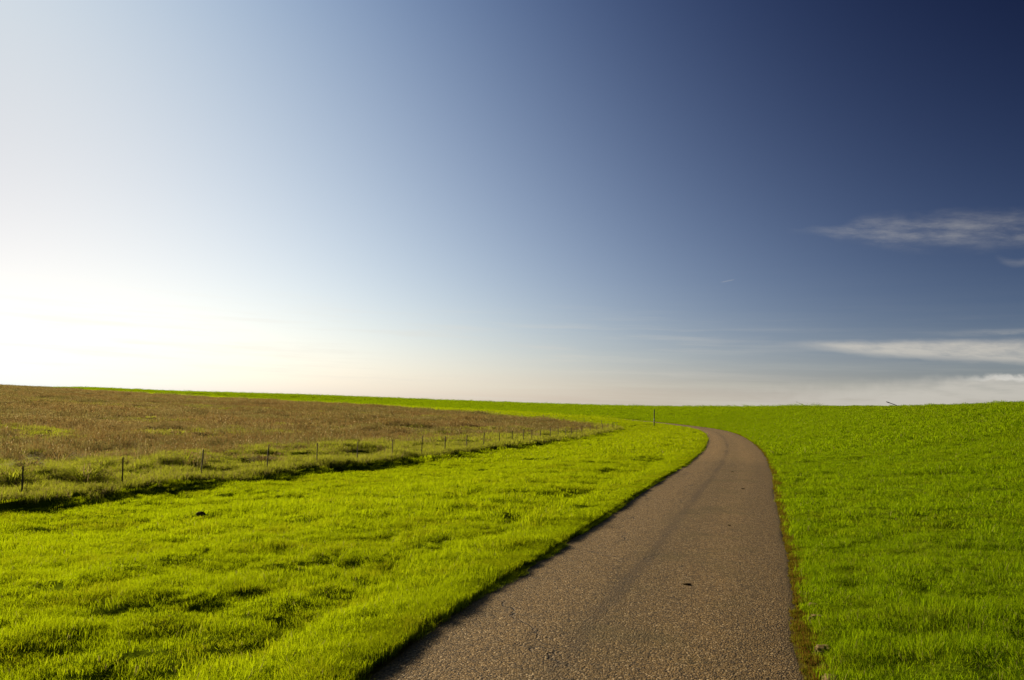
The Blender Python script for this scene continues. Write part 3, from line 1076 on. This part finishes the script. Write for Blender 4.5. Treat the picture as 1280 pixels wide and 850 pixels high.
mx, my = 17.3, 95.5
mz = ground_z(mx, my)
mp = empty('marker_post', (mx, my, mz))
tag(mp, 'black upright marker post with a pale band, standing alone in the meadow by the bend', 'post')
bm_obj('shaft', box_bm(0.105, 0.105, -0.4, 2.03, 0.012, 0.96), M_BLACK, mp)
bm_obj('band', box_bm(0.112, 0.112, 0.56, 0.98, 0.006), M_WHITE, mp)
bm_obj('collar', box_bm(0.117, 0.117, 0.72, 0.79, 0.004), M_BLACK, mp)
cap = bmesh.new()
bmesh.ops.create_cone(cap, cap_ends=True, segments=4, radius1=0.08, radius2=0.02, depth=0.07, matrix=Matrix.Translation((0, 0, 2.065)) @ Matrix.Rotation(math.pi / 4, 4, 'Z'))
bm_obj('cap', cap, M_BLACK, mp)

# ------------------------------------------------------------------ pole leaning low on the crest
LX, LY = 40.2, 81.9
lz = ground_z(LX, LY)
pole = bmesh.new()
L_ = 1.75
prev = None
for k in range(9):
    f = k / 8
    rr = 0.045 - 0.012 * f + (0.018 if k in (7,) else 0)
    ring = [pole.verts.new((-L_ * f, math.cos(q * math.pi / 4) * rr, math.sin(q * math.pi / 4) * rr + 0.02 * math.sin(f * 3.1))) for q in range(8)]
    if prev:
        for q in range(8): pole.faces.new((prev[q], prev[(q + 1) % 8], ring[(q + 1) % 8], ring[q]))
    else:
        pole.faces.new(ring[::-1])
    prev = ring
pole.faces.new(prev)
po = bm_obj('leaning_pole', pole, M_DRIFT, smooth=True)
po.location = (LX + 0.2, LY, lz + 0.1)
po.rotation_euler = (0, math.radians(21), math.radians(-20))
tag(po, 'short dark wooden pole slanting up to the left on the dike crest', 'pole')

# ------------------------------------------------------------------ kerb stones, clods, molehills
def rock_bm(sx, sy, sz, seed, sub=3, rough_=0.12, boxy=0.0):
    bm = bmesh.new()
    if boxy:
        bmesh.ops.create_cube(bm, size=2.0)
        bmesh.ops.bevel(bm, geom=bm.edges[:], offset=boxy, segments=2, affect='EDGES')
        bmesh.ops.subdivide_edges(bm, edges=bm.edges[:], cuts=3, use_grid_fill=True)
    else:
        bmesh.ops.create_icosphere(bm, subdivisions=sub, radius=1.0)
    co = np.array([v.co[:] for v in bm.verts])
    n = fbm(co[:, 0] + seed * 3.1 + co[:, 2] * 0.7, co[:, 1] - co[:, 2] * 0.8, 0.8, 3, seed)
    for v, k in zip(bm.verts, n):
        v.co = Vector((v.co.x * sx, v.co.y * sy, v.co.z * sz)) * (1 + rough_ * k)
    return bm


kst = [(5.42, 0.19, 0.13, 'worn tan kerb stone at the right road edge, nearest to the viewer'),
       (5.78, 0.17, 0.12, 'squarish tan kerb stone with moss on it, second from the viewer'),
       (6.10, 0.16, 0.085, 'upright narrow tan kerb stone, third from the viewer beside the road moss'),
       (7.15, 0.10, 0.15, 'broad pale kerb stone half sunk in moss, beyond the three close ones'),
       (7.62, 0.09, 0.10, 'small kerb stone almost buried in moss, farthest of the row')]
for i, (yy, ln, wd, lab) in enumerate(kst):
    j = int(np.argmin(np.abs(Lr[:, 1] - yy)))
    p = Lr[j] - nr_[j] * 0.11
    o = bm_obj('kerb_stone', rock_bm(wd / 2, ln / 2 * 0.95, 0.06, 80 + i, rough_=0.10, boxy=0.28), M_STONE, smooth=True)
    o.location = (p[0] + (0.02 if i % 2 else -0.01), p[1], -0.014 + 0.003 * i)
    o.rotation_euler = (random.uniform(-0.06, 0.06), random.uniform(-0.08, 0.02), -math.atan2(tr_[j][0], tr_[j][1]) + random.uniform(-0.12, 0.12))
    tag(o, lab, 'kerb stone', 'kerb stones along the right road edge')

clods = [(1.83, 8.12, 0.046, 0.03, 0.011, 'dark leaf sized mud clod lying alone mid lane in the near road'),
         (6.54, 23.4, 0.05, 0.05, 0.014, 'flat dark mud clod on the road where the lane starts to bend'),
         (5.39, 18.4, 0.032, 0.036, 0.011, 'small mud clod on the road between the near clod and the bend'),
         (3.43, 12.4, 0.024, 0.03, 0.009, 'tiny mud clod just beyond the near one, nearer the right of the lane')]
for i, (x, y, a, b, c_, lab) in enumerate(clods):
    o = bm_obj('mud_clod', rock_bm(a, b, c_, 90 + i, 3, 0.35), M_CLOD, smooth=False)
    o.location = (x, y, 0.024 + c_ * 0.3)
    o.rotation_euler = (0, 0, i * 1.1)
    tag(o, lab, 'mud clod', 'mud clods on the road')

for i, (x, y, r, lab) in enumerate(((-5.5, 14.6, 0.075, 'small dark molehill in the meadow below the fence'),)):
    o = bm_obj('molehill', rock_bm(r, r * 0.8, r * 0.75, 97 + i, 3, 0.3), M_MOLE)
    o.location = (x, y, ground_z(x, y) + 0.012)
    tag(o, lab, 'molehill')

# ------------------------------------------------------------------ single tussocks behind the fence
def tussock(name, w, h, n, mat, seed):
    """one clump: blades rise from a small root stock and arch over on all sides"""
    g = np.random.default_rng(seed)
    V, F, tint = [], [], []
    for i in range(n):
        a = g.random() * 2 * math.pi
        r0 = 0.32 * w * math.sqrt(g.random())
        reach = w * (0.15 + 0.5 * g.random())
        hh = h * (0.45 + 0.55 * g.random()) * (1 - 0.35 * r0 / (0.32 * w))
        lx, ly = math.cos(a), math.sin(a)
        bx, by = lx * r0 + g.normal() * 0.03, ly * r0 + g.normal() * 0.03
        ww = 0.006 + 0.005 * g.random()
        tv = g.random()
        b = len(V)
        for f, zz, k in ((0, 0, 1.0), (0.25, 0.7, 0.9), (0.6, 1.0, 0.7), (1.0, 0.62 + 0.3 * g.random(), 0.15)):
            px, py = bx + lx * reach * f, by + ly * reach * f
            V += [(px - ly * ww * k, py + lx * ww * k, hh * zz - 0.05), (px + ly * ww * k, py - lx * ww * k, hh * zz - 0.05)]
            tint += [tv, tv]
        F += [(b + 2 * q, b + 2 * q + 1, b + 2 * q + 3, b + 2 * q + 2) for q in range(3)]
    o = mesh_obj(name, V, F, mat)
    at = o.data.attributes.new('tint', 'FLOAT', 'POINT')
    at.data.foreach_set('value', np.array(tint, np.float32))
    return o


for i, (x, y, w, h, mt, lab) in enumerate((
        (-10.35, 19.8, 0.95, 0.62, M_ROUGH, 'largest tan topped grass tussock, behind the fence between its two leftmost stakes'),
        (-11.6, 18.9, 0.8, 0.5, M_ROUGH, 'dark grass tussock left of the leftmost fence stake'),
        (-14.2, 25.4, 1.5, 0.6, M_DRY, 'long dark brown tussock at the start of the brown field, above the leftmost stake'),
        (-9.6, 24.1, 0.8, 0.45, M_ROUGH, 'low green tussock just left of the third fence stake'),
        (-11.6, 23.0, 0.7, 0.5, M_ROUGH, 'green tussock uphill of the largest tan tussock'),
        (-13.2, 22.2, 0.8, 0.5, M_DRY, 'brown tussock straight uphill of the leftmost fence stake'),
        (-8.2, 27.0, 0.7, 0.42, M_DRY, 'brown tussock behind the fourth fence stake from the left'))):
    o = tussock('grass_tussock', w, h, 420, mt, 300 + i)
    o.location = (x, y, ground_z(x, y))
    tag(o, lab, 'grass tussock', 'tussocks behind the fence')
